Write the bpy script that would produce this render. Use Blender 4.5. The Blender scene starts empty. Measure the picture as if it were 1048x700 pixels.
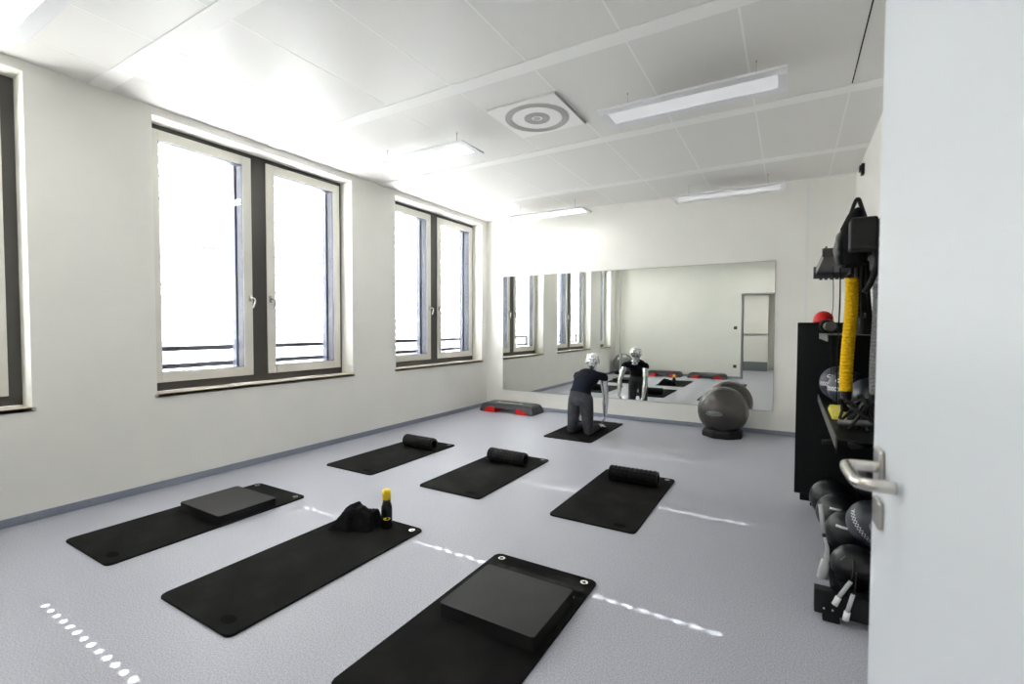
import bpy, bmesh, math, random
from mathutils import Vector, Matrix, noise
random.seed(7)
S = bpy.context.scene
COL = S.collection
PI = math.pi

# ------------------------------------------------------------------ measures
XW, XR, YF, YB, ZC = -4.724, .66, 7.12, -.2, 3.30
EYE = 1.42

# ------------------------------------------------------------------ materials
def mat(name, col, rough=.5, metal=0., spec=.5, emit=None, es=0., coat=0.):
    m = bpy.data.materials.new(name); m.use_nodes = True
    b = m.node_tree.nodes['Principled BSDF']
    b.inputs['Base Color'].default_value = (*col, 1)
    b.inputs['Roughness'].default_value = rough
    b.inputs['Metallic'].default_value = metal
    b.inputs['Specular IOR Level'].default_value = spec
    b.inputs['Coat Weight'].default_value = coat
    if emit:
        b.inputs['Emission Color'].default_value = (*emit, 1)
        b.inputs['Emission Strength'].default_value = es
    return m

def noisy(m, scale, c2, lo=.4, hi=.6, bump=0., bscale=None, detail=4, dist=.002, rough2=None):
    """mix a second colour in by noise, and/or bump"""
    nt = m.node_tree; b = nt.nodes['Principled BSDF']
    tc = nt.nodes.new('ShaderNodeTexCoord')
    n = nt.nodes.new('ShaderNodeTexNoise'); n.inputs['Scale'].default_value = scale
    n.inputs['Detail'].default_value = detail
    nt.links.new(tc.outputs['Object'], n.inputs['Vector'])
    r = nt.nodes.new('ShaderNodeValToRGB')
    r.color_ramp.elements[0].position = lo; r.color_ramp.elements[1].position = hi
    r.color_ramp.elements[0].color = b.inputs['Base Color'].default_value[:]
    r.color_ramp.elements[1].color = (*c2, 1)
    nt.links.new(n.outputs['Fac'], r.inputs['Fac'])
    nt.links.new(r.outputs['Color'], b.inputs['Base Color'])
    if bump:
        n2 = nt.nodes.new('ShaderNodeTexNoise'); n2.inputs['Scale'].default_value = bscale or scale
        n2.inputs['Detail'].default_value = detail
        nt.links.new(tc.outputs['Object'], n2.inputs['Vector'])
        bp = nt.nodes.new('ShaderNodeBump'); bp.inputs['Strength'].default_value = bump
        bp.inputs['Distance'].default_value = dist
        nt.links.new(n2.outputs['Fac'], bp.inputs['Height'])
        nt.links.new(bp.outputs['Normal'], b.inputs['Normal'])
    return m

M = {}
M['wall'] = noisy(mat('wall_paint', (.88, .87, .82), .75, spec=.25), 3, (.865, .855, .81), bump=.15, bscale=180)
M['white'] = mat('white_trim', (.84, .84, .82), .5)
M['strip'] = mat('ceiling_strip', (.92, .91, .89), .55)
M['floor'] = noisy(mat('speckled_vinyl', (.32, .328, .38), .44, spec=.4), 150, (.50, .508, .57), lo=.36, hi=.62, detail=2)
M['base'] = noisy(mat('blue_grey_baseboard', (.21, .235, .30), .45), 220, (.29, .32, .39), detail=2)
M['anthra'] = mat('anthracite_frame', (.06, .056, .05), .45)
M['sash'] = mat('cream_window_sash', (.74, .72, .66), .4)
M['sill'] = noisy(mat('stone_sill', (.48, .42, .35), .5), 30, (.56, .50, .42))
M['rail'] = mat('window_guide_rail', (.09, .10, .16), .4)
M['clad'] = mat('shade_toned_cladding', (.020, .022, .042), .5)  # dark tone carries the shade and rail beside each pane
M['slat'] = mat('aluminium_slat', (.78, .78, .78), .5)
M['bar'] = mat('grey_railing', (.10, .11, .13), .4)
M['chrome'] = mat('brushed_steel', (.62, .60, .56), .26, 1.)
M['silver'] = mat('silver_mannequin', (.78, .79, .81), .27, .85)
M['mat'] = noisy(mat('black_foam_mat', (.0042, .0040, .0038), .85, spec=.12), 5, (.013, .0125, .0118), lo=.42, hi=.72, bump=.25, bscale=300, dist=.001)
M['matlogo'] = mat('mat_logo', (.0012, .0012, .0012), .9, spec=.06)
M['pad'] = noisy(mat('black_pad_foam', (.0095, .0092, .009), .55, spec=.28), 8, (.013, .0126, .0122), bump=.3, bscale=260, dist=.001)
M['padside'] = mat('pad_side', (.004, .004, .004), .7, spec=.3)
M['rubber'] = mat('black_rubber', (.005, .005, .0055), .5, spec=.3)
M['foamroll'] = mat('black_roller', (.003, .003, .0033), .55, spec=.22)
M['rack'] = mat('black_powder_coat', (.006, .007, .008), .5, spec=.3)
M['rackgrey'] = mat('dark_grey_steel', (.10, .10, .098), .45, .3)
M['mesh'] = mat('grey_shelf_sheet', (.12, .12, .125), .5, .3)
M['gymball'] = mat('taupe_vinyl', (.060, .055, .052), .27, .35, spec=.6)
M['gymballl'] = mat('pale_vinyl', (.22, .225, .225), .2, .3, spec=.5)
M['logo'] = mat('pale_grey_print', (.22, .23, .25), .5)
M['ballblack'] = mat('black_slam_rubber', (.0055, .0065, .009), .32, spec=.4)
M['ballblue'] = mat('slate_blue_leather', (.032, .038, .052), .35, spec=.5)
M['print'] = mat('white_print', (.75, .77, .8), .5)
M['red'] = mat('red_plastic', (.72, .012, .012), .38)
M['stepgrey'] = mat('dark_grey_plastic', (.055, .06, .067), .5)
M['steptop'] = noisy(mat('black_step_rubber', (.05, .055, .055), .6), 200, (.10, .105, .105))
M['yellow'] = noisy(mat('yellow_chenille', (.90, .56, .01), .8, spec=.2), 120, (.75, .42, .0), bump=.6, bscale=150, dist=.004)
M['grey_ch'] = noisy(mat('grey_chenille', (.20, .20, .20), .85, spec=.2), 120, (.32, .32, .32), bump=.6, bscale=150, dist=.004)
M['yellowp'] = mat('yellow_plastic', (.88, .63, .02), .35)
M['yellowf'] = mat('pale_yellow_foam', (.80, .70, .12), .6)
M['greyp'] = mat('pale_grey_plastic', (.42, .43, .45), .45)
M['cloth'] = noisy(mat('black_towel', (.004, .004, .005), .95, spec=.15), 90, (.009, .009, .010), bump=.6, bscale=240, dist=.003)
M['shirt'] = noisy(mat('navy_jersey', (.006, .0085, .017), .8, spec=.15), 12, (.010, .013, .024), bump=.3, bscale=25, dist=.01)
M['legs'] = noisy(mat('grey_leggings', (.048, .049, .056), .75, spec=.25), 14, (.064, .065, .074), bump=.25, bscale=22, dist=.008)
M['bottle'] = mat('black_bottle', (.008, .008, .008), .25, spec=.5)
M['door'] = mat('white_lacquered_door', (.72, .755, .79), .38)
M['dframe'] = mat('grey_door_frame', (.30, .31, .31), .45)
M['plug'] = mat('black_socket', (.01, .01, .01), .4)
M['ventgrey'] = mat('vent_grey', (.58, .57, .55), .6)
M['ventdark'] = mat('vent_slot', (.42, .42, .40), .7)
M['lampframe'] = mat('white_lamp_frame', (.82, .82, .84), .4)
M['wire'] = mat('steel_wire', (.25, .25, .24), .4, .6)
M['mirroredge'] = mat('mirror_edge', (.45, .47, .44), .3)
M['facade'] = mat('white_render', (.82, .81, .80), .8)
M['facwin'] = mat('pale_shuttered_window', (.05, .05, .055), .5)
M['facband'] = mat('grey_cornice', (.07, .07, .08), .7)
M['street'] = mat('pale_pavement', (.55, .55, .54), .9)
M['corrgrey'] = mat('corridor_plinth', (.20, .22, .23), .6)
M['sticker'] = mat('orange_sticker', (.55, .12, .05), .5)
M['stickerw'] = mat('grey_sticker', (.35, .37, .38), .5)

def lampmat(name, s, col=(1, .985, .95)):
    return mat(name, (.8, .8, .8), .5, emit=col, es=s)
M['lampA'] = lampmat('lit_diffuser_bright', 6)
M['lampC'] = lampmat('added_corridor_diffuser', 17)
M['lampB'] = mat('lit_diffuser_soft', (.35, .35, .35), .5, emit=(.97, .98, 1), es=.20)

# mirror & glass
m = bpy.data.materials.new('mirror_glass'); m.use_nodes = True; nt = m.node_tree; nt.nodes.clear()
g = nt.nodes.new('ShaderNodeBsdfGlossy'); g.inputs['Color'].default_value = (.83, .85, .81, 1); g.inputs['Roughness'].default_value = 0
o = nt.nodes.new('ShaderNodeOutputMaterial'); nt.links.new(g.outputs[0], o.inputs[0]); M['mirror'] = m
m = bpy.data.materials.new('window_glass'); m.use_nodes = True; nt = m.node_tree; nt.nodes.clear()
t = nt.nodes.new('ShaderNodeBsdfTransparent'); t.inputs['Color'].default_value = (.96, .98, .98, 1)
g = nt.nodes.new('ShaderNodeBsdfGlossy'); g.inputs['Roughness'].default_value = .02
mx = nt.nodes.new('ShaderNodeMixShader'); mx.inputs[0].default_value = .06
o = nt.nodes.new('ShaderNodeOutputMaterial')
nt.links.new(t.outputs[0], mx.inputs[1]); nt.links.new(g.outputs[0], mx.inputs[2]); nt.links.new(mx.outputs[0], o.inputs[0]); M['glass'] = m

# perforated ceiling metal: fine regular dots
m = mat('perforated_ceiling', (.78, .775, .75), .42, spec=.4); nt = m.node_tree; b = nt.nodes['Principled BSDF']
tc = nt.nodes.new('ShaderNodeTexCoord'); v = nt.nodes.new('ShaderNodeTexVoronoi'); v.inputs['Randomness'].default_value = 0
v.inputs['Scale'].default_value = 62
r = nt.nodes.new('ShaderNodeValToRGB'); r.color_ramp.elements[0].position = .24; r.color_ramp.elements[1].position = .30
r.color_ramp.elements[0].color = (.36, .355, .34, 1); r.color_ramp.elements[1].color = (.80, .785, .76, 1)
nt.links.new(tc.outputs['Object'], v.inputs['Vector']); nt.links.new(v.outputs['Distance'], r.inputs['Fac'])
nt.links.new(r.outputs['Color'], b.inputs['Base Color']); M['ceil'] = m

# ribbed vinyl for the exercise balls (fine horizontal grooves)
def ribbed(key, scale, strength):
    m = M[key]; nt = m.node_tree; b = nt.nodes['Principled BSDF']
    tc = nt.nodes.new('ShaderNodeTexCoord'); w = nt.nodes.new('ShaderNodeTexWave'); w.bands_direction = 'Z'
    w.inputs['Scale'].default_value = scale
    bp = nt.nodes.new('ShaderNodeBump'); bp.inputs['Strength'].default_value = strength; bp.inputs['Distance'].default_value = .002
    nt.links.new(tc.outputs['Object'], w.inputs['Vector']); nt.links.new(w.outputs['Fac'], bp.inputs['Height'])
    nt.links.new(bp.outputs['Normal'], b.inputs['Normal'])
ribbed('ballblack', 9, .5); ribbed('gymball', 22, .12)

# ------------------------------------------------------------------ mesh helpers
def box(bm, x0, x1, y0, y1, z0, z1, bev=0., mi=0):
    v = [bm.verts.new((x, y, z)) for x in (x0, x1) for y in (y0, y1) for z in (z0, z1)]
    fs = [bm.faces.new([v[i] for i in q]) for q in ((0, 1, 3, 2), (4, 6, 7, 5), (0, 4, 5, 1), (2, 3, 7, 6), (0, 2, 6, 4), (1, 5, 7, 3))]
    for f in fs: f.material_index = mi
    if bev:
        es = set(e for f in fs for e in f.edges)
        r = bmesh.ops.bevel(bm, geom=list(es), offset=bev, segments=2, affect='EDGES', profile=.5)
        for f in r['faces']: f.material_index = mi
    return fs

def frame_of(d):
    d = Vector(d).normalized()
    a = Vector((0, 0, 1)) if abs(d.z) < .9 else Vector((1, 0, 0))
    u = d.cross(a).normalized(); w = u.cross(d).normalized()
    return u, w

def loft(bm, secs, n=20, cap=True, mi=0, closed=False):
    """secs: (centre, half axis u, half axis v)"""
    rings = []
    for c, u, v in secs:
        c, u, v = Vector(c), Vector(u), Vector(v)
        rings.append([bm.verts.new(c + u * math.cos(2 * PI * k / n) + v * math.sin(2 * PI * k / n)) for k in range(n)])
    m = len(rings)
    for i in range(m if closed else m - 1):
        a, b = rings[i], rings[(i + 1) % m]
        for k in range(n):
            f = bm.faces.new((a[k], a[(k + 1) % n], b[(k + 1) % n], b[k])); f.material_index = mi; f.smooth = True
    if cap and not closed:
        f = bm.faces.new(rings[0][::-1]); f.material_index = mi
        f = bm.faces.new(rings[-1]); f.material_index = mi

def tube(bm, pts, rad, n=12, mi=0, cap=True):
    """pts polyline, rad number or list; parallel transported"""
    P = [Vector(p) for p in pts]
    if not hasattr(rad, '__len__'): rad = [rad] * len(P)
    secs = []; u = None
    for i, p in enumerate(P):
        d = (P[min(i + 1, len(P) - 1)] - P[max(i - 1, 0)]).normalized()
        if u is None: u, w = frame_of(d)
        else:
            u = (u - d * u.dot(d)).normalized(); w = u.cross(d)
        secs.append((p, u * rad[i], w * rad[i]))
    loft(bm, secs, n, cap, mi)

def curve_pts(pts, k=6):
    """Catmull-Rom"""
    P = [Vector(p) for p in pts]; P = [2 * P[0] - P[1]] + P + [2 * P[-1] - P[-2]]
    out = []
    for i in range(1, len(P) - 2):
        a, b, c, d = P[i - 1], P[i], P[i + 1], P[i + 2]
        for j in range(k):
            t = j / k
            out.append(.5 * ((2 * b) + (c - a) * t + (2 * a - 5 * b + 4 * c - d) * t * t + (3 * b - a - 3 * c + d) * t ** 3))
    out.append(P[-2]); return out

def caps(bm, p0, r0, p1, r1, n=16):
    p0, p1 = Vector(p0), Vector(p1); d = (p1 - p0); L = d.length; d.normalize(); u, w = frame_of(d)
    secs = []
    for i in range(1, 6):
        a = PI / 2 * (1 - i / 6); secs.append((p0 - d * r0 * math.sin(a), r0 * math.cos(a)))
    secs += [(p0, r0), (p1, r1)]
    for i in range(1, 6):
        a = PI / 2 * i / 6; secs.append((p1 + d * r1 * math.sin(a), r1 * math.cos(a)))
    loft(bm, [(c, u * r, w * r) for c, r in secs], n)

def sphere(bm, c, r, sx=1, sy=1, sz=1, seg=24, ring=16, mi=0, rot=None):
    mt = Matrix.Translation(c) @ (rot or Matrix.Identity(4)) @ Matrix.Diagonal((sx * r, sy * r, sz * r, 1))
    res = bmesh.ops.create_uvsphere(bm, u_segments=seg, v_segments=ring, radius=1, matrix=mt)
    for v in res['verts']:
        for f in v.link_faces: f.smooth = True; f.material_index = mi

def lathe(bm, prof, c=(0, 0, 0), n=32, mi=0):
    cx, cy, cz = c
    loft(bm, [((cx, cy, cz + z), (r, 0, 0), (0, r, 0)) for r, z in prof], n, True, mi)

def obj(name, bm, mats, parent=None, mod=None, recalc=True):
    if recalc: bmesh.ops.recalc_face_normals(bm, faces=bm.faces)
    me = bpy.data.meshes.new(name); bm.to_mesh(me); bm.free()
    for m in (mats if isinstance(mats, (list, tuple)) else [mats]): me.materials.append(M[m] if isinstance(m, str) else m)
    o = bpy.data.objects.new(name, me); COL.objects.link(o)
    if parent: o.parent = parent
    return o

def B(): return bmesh.new()
def local(bm, origin):
    bmesh.ops.translate(bm, verts=bm.verts, vec=-Vector(origin)); return bm

def thing(name, label, cat, loc=(0, 0, 0), rz=0, group=None):
    o = bpy.data.objects.new(name, None); COL.objects.link(o); o.empty_display_size = .1
    o.location = loc; o.rotation_euler = (0, 0, rz)
    tag(o, label, cat, group); return o
def tag(o, label, cat, group=None):
    o['label'] = label; o['category'] = cat
    if group: o['group'] = group
    return o
def struct(name, bm, mats, label=None, cat=None, parent=None):
    o = obj(name, bm, mats, parent)
    if parent is None:
        o['kind'] = 'structure'
        if label: tag(o, label, cat)
    return o
def children(o): return [c for c in bpy.data.objects if c.parent == o]
def dup(root, loc, rz=0, label=None):
    kids = children(root)
    r = root.copy(); COL.objects.link(r); r.location = loc; r.rotation_euler = (0, 0, rz)
    if label: r['label'] = label
    for ch in kids:
        gk = children(ch)
        c = ch.copy(); COL.objects.link(c); c.parent = r
        for gch in gk:
            d = gch.copy(); COL.objects.link(d); d.parent = c
    return r

def text_bm(body, size, depth=.0):
    cu = bpy.data.curves.new('t', 'FONT'); cu.body = body; cu.size = size; cu.align_x = 'CENTER'; cu.align_y = 'CENTER'
    cu.extrude = depth; cu.resolution_u = 3
    o = bpy.data.objects.new('t', cu); COL.objects.link(o)
    dg = bpy.context.evaluated_depsgraph_get(); me = bpy.data.meshes.new_from_object(o.evaluated_get(dg))
    bpy.data.objects.remove(o); bpy.data.curves.remove(cu)
    bm = B(); bm.from_mesh(me); bpy.data.meshes.remove(me)
    return bm

def to_sphere(bm, c, r, az, el, roll=0, off=.0015):
    """wrap a flat (x,y) print on a sphere, centred on direction az/el (az measured from -Y, + towards +X)"""
    for v in bm.verts:
        x, y = v.co.x, v.co.y
        x, y = x * math.cos(roll) - y * math.sin(roll), x * math.sin(roll) + y * math.cos(roll)
        a = az + x / (r * math.cos(el)); e = el + y / r
        d = Vector((math.sin(a) * math.cos(e), -math.cos(a) * math.cos(e), math.sin(e)))
        v.co = Vector(c) + d * (r + off)
    for f in bm.faces: f.smooth = True

def ribbon(bm, pts, w):
    """flat poly-line ribbon in xy"""
    P = [Vector((*p, 0)) for p in pts]; prev = None
    for i, p in enumerate(P):
        d = (P[min(i + 1, len(P) - 1)] - P[max(i - 1, 0)]).normalized(); nn = Vector((-d.y, d.x, 0)) * w / 2
        a, b = bm.verts.new(p + nn), bm.verts.new(p - nn)
        if prev: bm.faces.new((prev[0], prev[1], b, a))
        prev = (a, b)

# ------------------------------------------------------------------ windows
SP = 2.88
WIN = [(.30, 1.17, 'w0'), (1.955, 4.085, 'w1'), (1.955 + SP, 4.085 + SP, 'w2')]
ZS, ZT = .83, 3.225                       # opening (above the sill) bottom / top
XO = -5.12                                # outer face of the wall

# ------------------------------------------------------------------ room shell
bm = B()
ys = [YB - .15] + [v for a, b, _ in WIN for v in (a, b)] + [YF + .15]
for i in range(0, len(ys), 2): box(bm, XO, XW, ys[i], ys[i + 1], 0, ZC + .02)
for a, b, _ in WIN:
    box(bm, XO, XW, a, b, 0, ZS - .03); box(bm, XO, XW, a, b, ZT, ZC + .02)
struct('wall_left', bm, 'wall')
bm = B(); box(bm, XO, XR + .15, YF, YF + .15, 0, ZC + .02); struct('wall_far', bm, 'wall')
bm = B(); box(bm, XR, XR + .15, YB - .15, YF, 0, ZC + .02); struct('wall_right', bm, 'wall')
DX0, DX1, DZ = -1.12, .235, 2.31
bm = B()
box(bm, XW, DX0, YB - .15, YB, 0, ZC + .02); box(bm, DX1, XR, YB - .15, YB, 0, ZC + .02); box(bm, DX0, DX1, YB - .15, YB, DZ, ZC + .02)
struct('wall_rear', bm, 'wall')
bm = B(); box(bm, XO, XR + .15, YB - .15, YF + .15, -.1, 0); box(bm, -3.3, 1.7, -4.4, YB - .15, -.1, 0); struct('floor', bm, 'floor')

# ceiling with joints (light fillets) between the perforated panels
bm = B(); box(bm, XO, XR + .15, YB - .15, YF + .15, ZC, ZC + .1)
strips = [1.60, 3.04, 4.59, 6.08]
bays = [YB] + [v for s in strips for v in (s - .065, s + .065)] + [YF]
jx = [-4.33, -3.66, -2.99, -2.32, -1.645, -.965, -.295, .375]
for i in range(0, len(bays), 2):
    for x in jx:
        box(bm, x - .006, x + .006, bays[i], bays[i + 1], ZC - .001, ZC, mi=1)
box(bm, .370, .379, 1.7, 4.5, ZC - .004, ZC - .0035, mi=2)
struct('ceiling', bm, ['ceil', 'strip', 'rubber'])
for i, s in enumerate(strips):
    bm = B(); box(bm, XW, XR, s - .065, s + .065, ZC - .006, ZC + .001); struct('trim_%d' % (i + 1), bm, 'strip')
bm = B(); box(bm, XW, XR, YF - .05, YF, ZC - .004, ZC); struct('trim_5', bm, 'strip')
bm = B(); box(bm, .15, .185, YF - .012, YF, .07, ZC); struct('trim_6', bm, 'white')
# baseboards
H = .062
bm = B(); box(bm, XW, XW + .012, YB, YF, 0, H, .003); struct('baseboard_left', bm, 'base')
bm = B(); box(bm, XW, XR, YF - .012, YF, 0, H, .003); struct('baseboard_far', bm, 'base')
bm = B(); box(bm, XR - .012, XR, YB, YF, 0, H, .003); struct('baseboard_right', bm, 'base')
bm = B(); box(bm, XW, DX0 - .05, YB, YB + .012, 0, H, .003); box(bm, DX1 + .05, XR, YB, YB + .012, 0, H, .003); struct('baseboard_rear', bm, 'base')

# ------------------------------------------------------------------ windows
def handle_bm(x, y, z, s):
    bm = B(); tube(bm, curve_pts([(x, y, z), (x + .035, y, z + .002), (x + .05, y + s * .018, z - .004), (x + .052, y + s * .028, z - .03), (x + .047, y + s * .018, z - .075), (x + .045, y + s * .008, z - .105)]), .0095, 10)
    box(bm, x - .002, x + .008, y - .014, y + .014, z - .035, z + .035, .003)
    return bm
for wi, (a, b, key) in enumerate(WIN):
    XF = -4.93
    W = bpy.data.objects.new('window_%d' % (wi + 1), None); COL.objects.link(W); W['kind'] = 'structure'
    W.location = (XF, (a + b) / 2, ZS); o0 = Vector(W.location)
    side = .085 if key == 'w0' else .042
    # outer frame
    bm = B()
    box(bm, XF - .10, XF, a, b, ZS, ZS + .085); box(bm, XF - .10, XF, a, b, ZT - .05, ZT)
    box(bm, XF - .10, XF, b - side, b, ZS + .085, ZT - .05); box(bm, XF - .10, XF, a, a + .042, ZS + .085, ZT - .05)
    mid = (a + b) / 2
    two = key != 'w0'
    ml, mr = a + .965, a + 1.14
    if two: box(bm, XF - .10, XF + .004, ml, mr, ZS + .085, ZT - .05)
    obj('window_frame', local(bm, o0), 'anthra', W)
    sashes = [(a + .042 - .01, ml + .005), (mr - .005, b - side + .01)] if two else [(a + .042 - .01, b - side + .01)]
    for si, (s0, s1) in enumerate(sashes):
        t = .092; z0, z1 = ZS + .075, ZT - .045
        bm = B()
        box(bm, XF - .004, XF + .018, s0, s0 + t, z0, z1, .004); box(bm, XF - .004, XF + .018, s1 - t, s1, z0, z1, .004)
        box(bm, XF - .004, XF + .018, s0 + t, s1 - t, z0, z0 + t, .004); box(bm, XF - .004, XF + .018, s0 + t, s1 - t, z1 - t, z1, .004)
        sh = obj('sash', local(bm, o0), 'sash', W)
        bm = B(); box(bm, XF - .001, XF + .001, s0 + t - .01, s1 - t + .01, z0 + t - .01, z1 - t + .01); obj('glass_pane', local(bm, o0), 'glass', sh)
        bm = B()
        for q in ((s0, s0 + t, z0, z1), (s1 - t, s1, z0, z1), (s0 + t, s1 - t, z0, z0 + t), (s0 + t, s1 - t, z1 - t, z1)): box(bm, XF - .09, XF - .004, *q)
        obj('outer_cladding', local(bm, o0), 'clad', sh)
        bm = B(); g = .006
        for q in ((s0 + t, s0 + t + g, z0 + t, z1 - t), (s1 - t - g, s1 - t, z0 + t, z1 - t), (s0 + t, s1 - t, z0 + t, z0 + t + g), (s0 + t, s1 - t, z1 - t - g, z1 - t)):
            box(bm, XF + .002, XF + .010, q[0], q[1], q[2], q[3])
        obj('gasket', local(bm, o0), 'rail', sh)
        if two:
            hy, sg = ((s1 - .03, 1) if si == 0 else (s0 + .03, 1))
            ho = obj('window_handle', local(handle_bm(XF + .018, hy, 1.715, sg), o0), 'chrome', sh)
    bm = B()
    gl = [(b - .125, b - .05)] + ([(ml - .09, mr + .04)] if two else [])
    for g0, g1 in gl: box(bm, -5.13, -5.06, g0, g1, ZS, ZT)
    obj('guide_rail', local(bm, o0), 'rail', W)
    bm = B(); box(bm, XF - .0, XW + .012, a, b, ZS - .03, ZS, .004)
    box(bm, XW, XW + .012, a - .02, b + .02, ZS - .03, ZS, .004)
    obj('window_sill', local(bm, o0), 'sill', W)
    # safety rail outside
    rl = thing('railing', ['grey two-bar safety rail outside the window cut off by the left edge', 'grey two-bar safety rail outside the large middle window', 'grey two-bar safety rail outside the farthest window'][wi], 'railing', (-5.17, (a + b) / 2, 1.0), group='window safety rails')
    for z in (1.03, 1.20):
        bm = B(); box(bm, -.012, .012, -(b - a) / 2 + .0, (b - a) / 2, z - 1.0 - .024, z - 1.0 + .024, .004); obj('rail_bar', bm, 'bar', rl)
    for s in (-1, 1):
        bm = B(); box(bm, -.01, .05, s * (b - a) / 2 - .02, s * (b - a) / 2 + .02, 0, .24, .003); obj('rail_bracket', bm, 'bar', rl)
    # exterior venetian blind with two cord holes per slat
    XB = -5.30; pitch = .105; wid = .1; tilt = math.radians(32); hs = .0245; hh = .009; uh = .0055
    cords = [b - .345] if not two else [a + .38, a + 1.80]
    c, s_ = math.cos(tilt), math.sin(tilt)
    bl = thing('venetian_blind', ['pale outdoor slatted blind behind the window at the left edge', 'pale outdoor slatted blind behind the large middle window', 'pale outdoor slatted blind behind the farthest window'][wi], 'blind', (XB, (a + b) / 2, 3.25), group='outdoor blinds')
    bm = B(); y0, y1 = a - .04, b + .04
    k = 0; z = .93
    while z < 3.27:
        ycuts = sorted([y0, y1] + [q for cy in cords for q in (cy - hh, cy + hh)])
        ucuts = [-wid / 2, -hs - uh, -hs + uh, hs - uh, hs + uh, wid / 2]
        for yi in range(len(ycuts) - 1):
            hole = yi % 2 == 1
            for ui in range(5):
                if hole and ui in (1, 3): continue
                q = []
                for (u, y) in ((ucuts[ui], ycuts[yi]), (ucuts[ui + 1], ycuts[yi]), (ucuts[ui + 1], ycuts[yi + 1]), (ucuts[ui], ycuts[yi + 1])):
                    q.append(bm.verts.new((XB + u * c, y, z + u * s_)))
                bm.faces.new(q)
        z += pitch
    bmesh.ops.remove_doubles(bm, verts=bm.verts, dist=1e-5)
    so = obj('slat', local(bm, bl.location), 'slat', bl); md = so.modifiers.new('t', 'SOLIDIFY'); md.thickness = .001
    
    bm = B(); box(bm, XB - .06, XB + .06, y0, y1, 3.27, 3.36, .004); obj('headrail', local(bm, bl.location), 'slat', bl)
    for cy in cords:
        bm = B(); tube(bm, [(XB - .048, cy + .03, .9), (XB - .048, cy + .03, 3.3)], .0015, 6); obj('cord', local(bm, bl.location), 'rail', bl)

# ------------------------------------------------------------------ door leaf and frame
bm = B(); w = .05
box(bm, DX0 - w, DX0, YB - .16, YB + .012, 0, DZ + w, .004); box(bm, DX1, DX1 + w, YB - .16, YB + .012, 0, DZ + w, .004); box(bm, DX0, DX1, YB - .16, YB + .012, DZ, DZ + w, .004)
struct('trim_7', bm, 'dframe')
hinge = Vector((.222, -.175, 0)); latch = Vector((.149, 1.185, 0)); dvec = latch - hinge; Lf = dvec.length
D = bpy.data.objects.new('door_1', None); COL.objects.link(D); D['kind'] = 'structure'
D.location = hinge; D.rotation_euler = (0, 0, math.atan2(dvec.y, dvec.x) - PI / 2)
# local: leaf along +Y from 0..Lf, visible face at x=0 (towards -x)
bm = B(); box(bm, 0, .045, 0, Lf, .008, 2.30, .0025); obj('door_leaf', bm, 'door', D)
for sgn in (-1, 1):
    xf = 0 if sgn < 0 else .045; yh = Lf - .075; zh = 1.158
    bm = B()
    n = []
    pts = [(xf, yh, zh), (xf + sgn * .035, yh, zh), (xf + sgn * .052, yh - .006, zh), (xf + sgn * .058, yh - .022, zh), (xf + sgn * .058, yh - .10, zh), (xf + sgn * .054, yh - .122, zh), (xf + sgn * .040, yh - .132, zh), (xf + sgn * .006, yh - .134, zh)]
    tube(bm, curve_pts(pts, 5), .0105, 14)
    for z, h in ((zh, .036), (zh - .086, .026)):
        secs = []
        box(bm, xf + (0 if sgn > 0 else -.009), xf + (.009 if sgn > 0 else 0), yh - .026, yh + .026, z - h, z + h, .004)
    obj('door_handle', bm, 'chrome', D)
bm = B()
for z in (.25, 1.15, 2.05): tube(bm, [(-.006, -.008, z), (-.006, -.008, z + .11)], .009, 10)
obj('hinge', bm, 'chrome', D)

# corridor seen through the doorway in the mirror
bm = B(); box(bm, -3.2, -.62, -3.35, -3.2, 0, 2.8); box(bm, -.62, 1.6, -4.3, -4.15, 0, 2.8); box(bm, -.72, -.62, -4.2, -3.3, 0, 2.8)
struct('wall_corridor', bm, 'wall')
bm = B(); box(bm, -3.3, 1.7, -4.4, YB - .15, 2.8, 2.9); struct('ceiling_corridor', bm, 'white')
bm = B(); box(bm, -3.3, -3.2, -3.3, YB - .15, 0, 2.8); box(bm, 1.5, 1.6, -4.2, YB - .15, 0, 2.8); box(bm, .81, 1.6, YB - .25, YB - .15, 0, 2.8); struct('wall_corridor_ends', bm, 'wall')
bm = B(); box(bm, -3.2, -.62, -3.2, -3.185, 0, .30, .002); struct('baseboard_corridor', bm, 'corrgrey')
bm = B(); box(bm, -3.2, -.60, -3.2, -3.16, 1.19, 1.225, .004); struct('trim_8', bm, 'dframe')

# ------------------------------------------------------------------ wall mirror
for (x0, x1, lb) in ((-4.372, -2.262, 'left half of the wall-wide frameless mirror, nearer the windows'), (-2.256, -.180, 'right half of the wall-wide frameless mirror, nearer the black rack')):
    t = thing('wall_mirror', lb, 'mirror', ((x0 + x1) / 2, YF, .318), group='wall mirror panels'); h = (x1 - x0) / 2
    bm = B(); box(bm, -h, h, -.010, -.001, 0, 1.98); obj('mirror_panel', bm, 'mirror', t)
    bm = B()
    for q in ((-h - .004, h + .004, -.006, 0), (-h - .004, h + .004, 1.98, 1.986)): box(bm, q[0], q[1], -.013, -.001, q[2], q[3])
    for s in (-1, 1): box(bm, s * h - .003, s * h + .003, -.013, -.001, -.006, 1.986)
    obj('edge_trim', bm, 'mirroredge', t)

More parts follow.
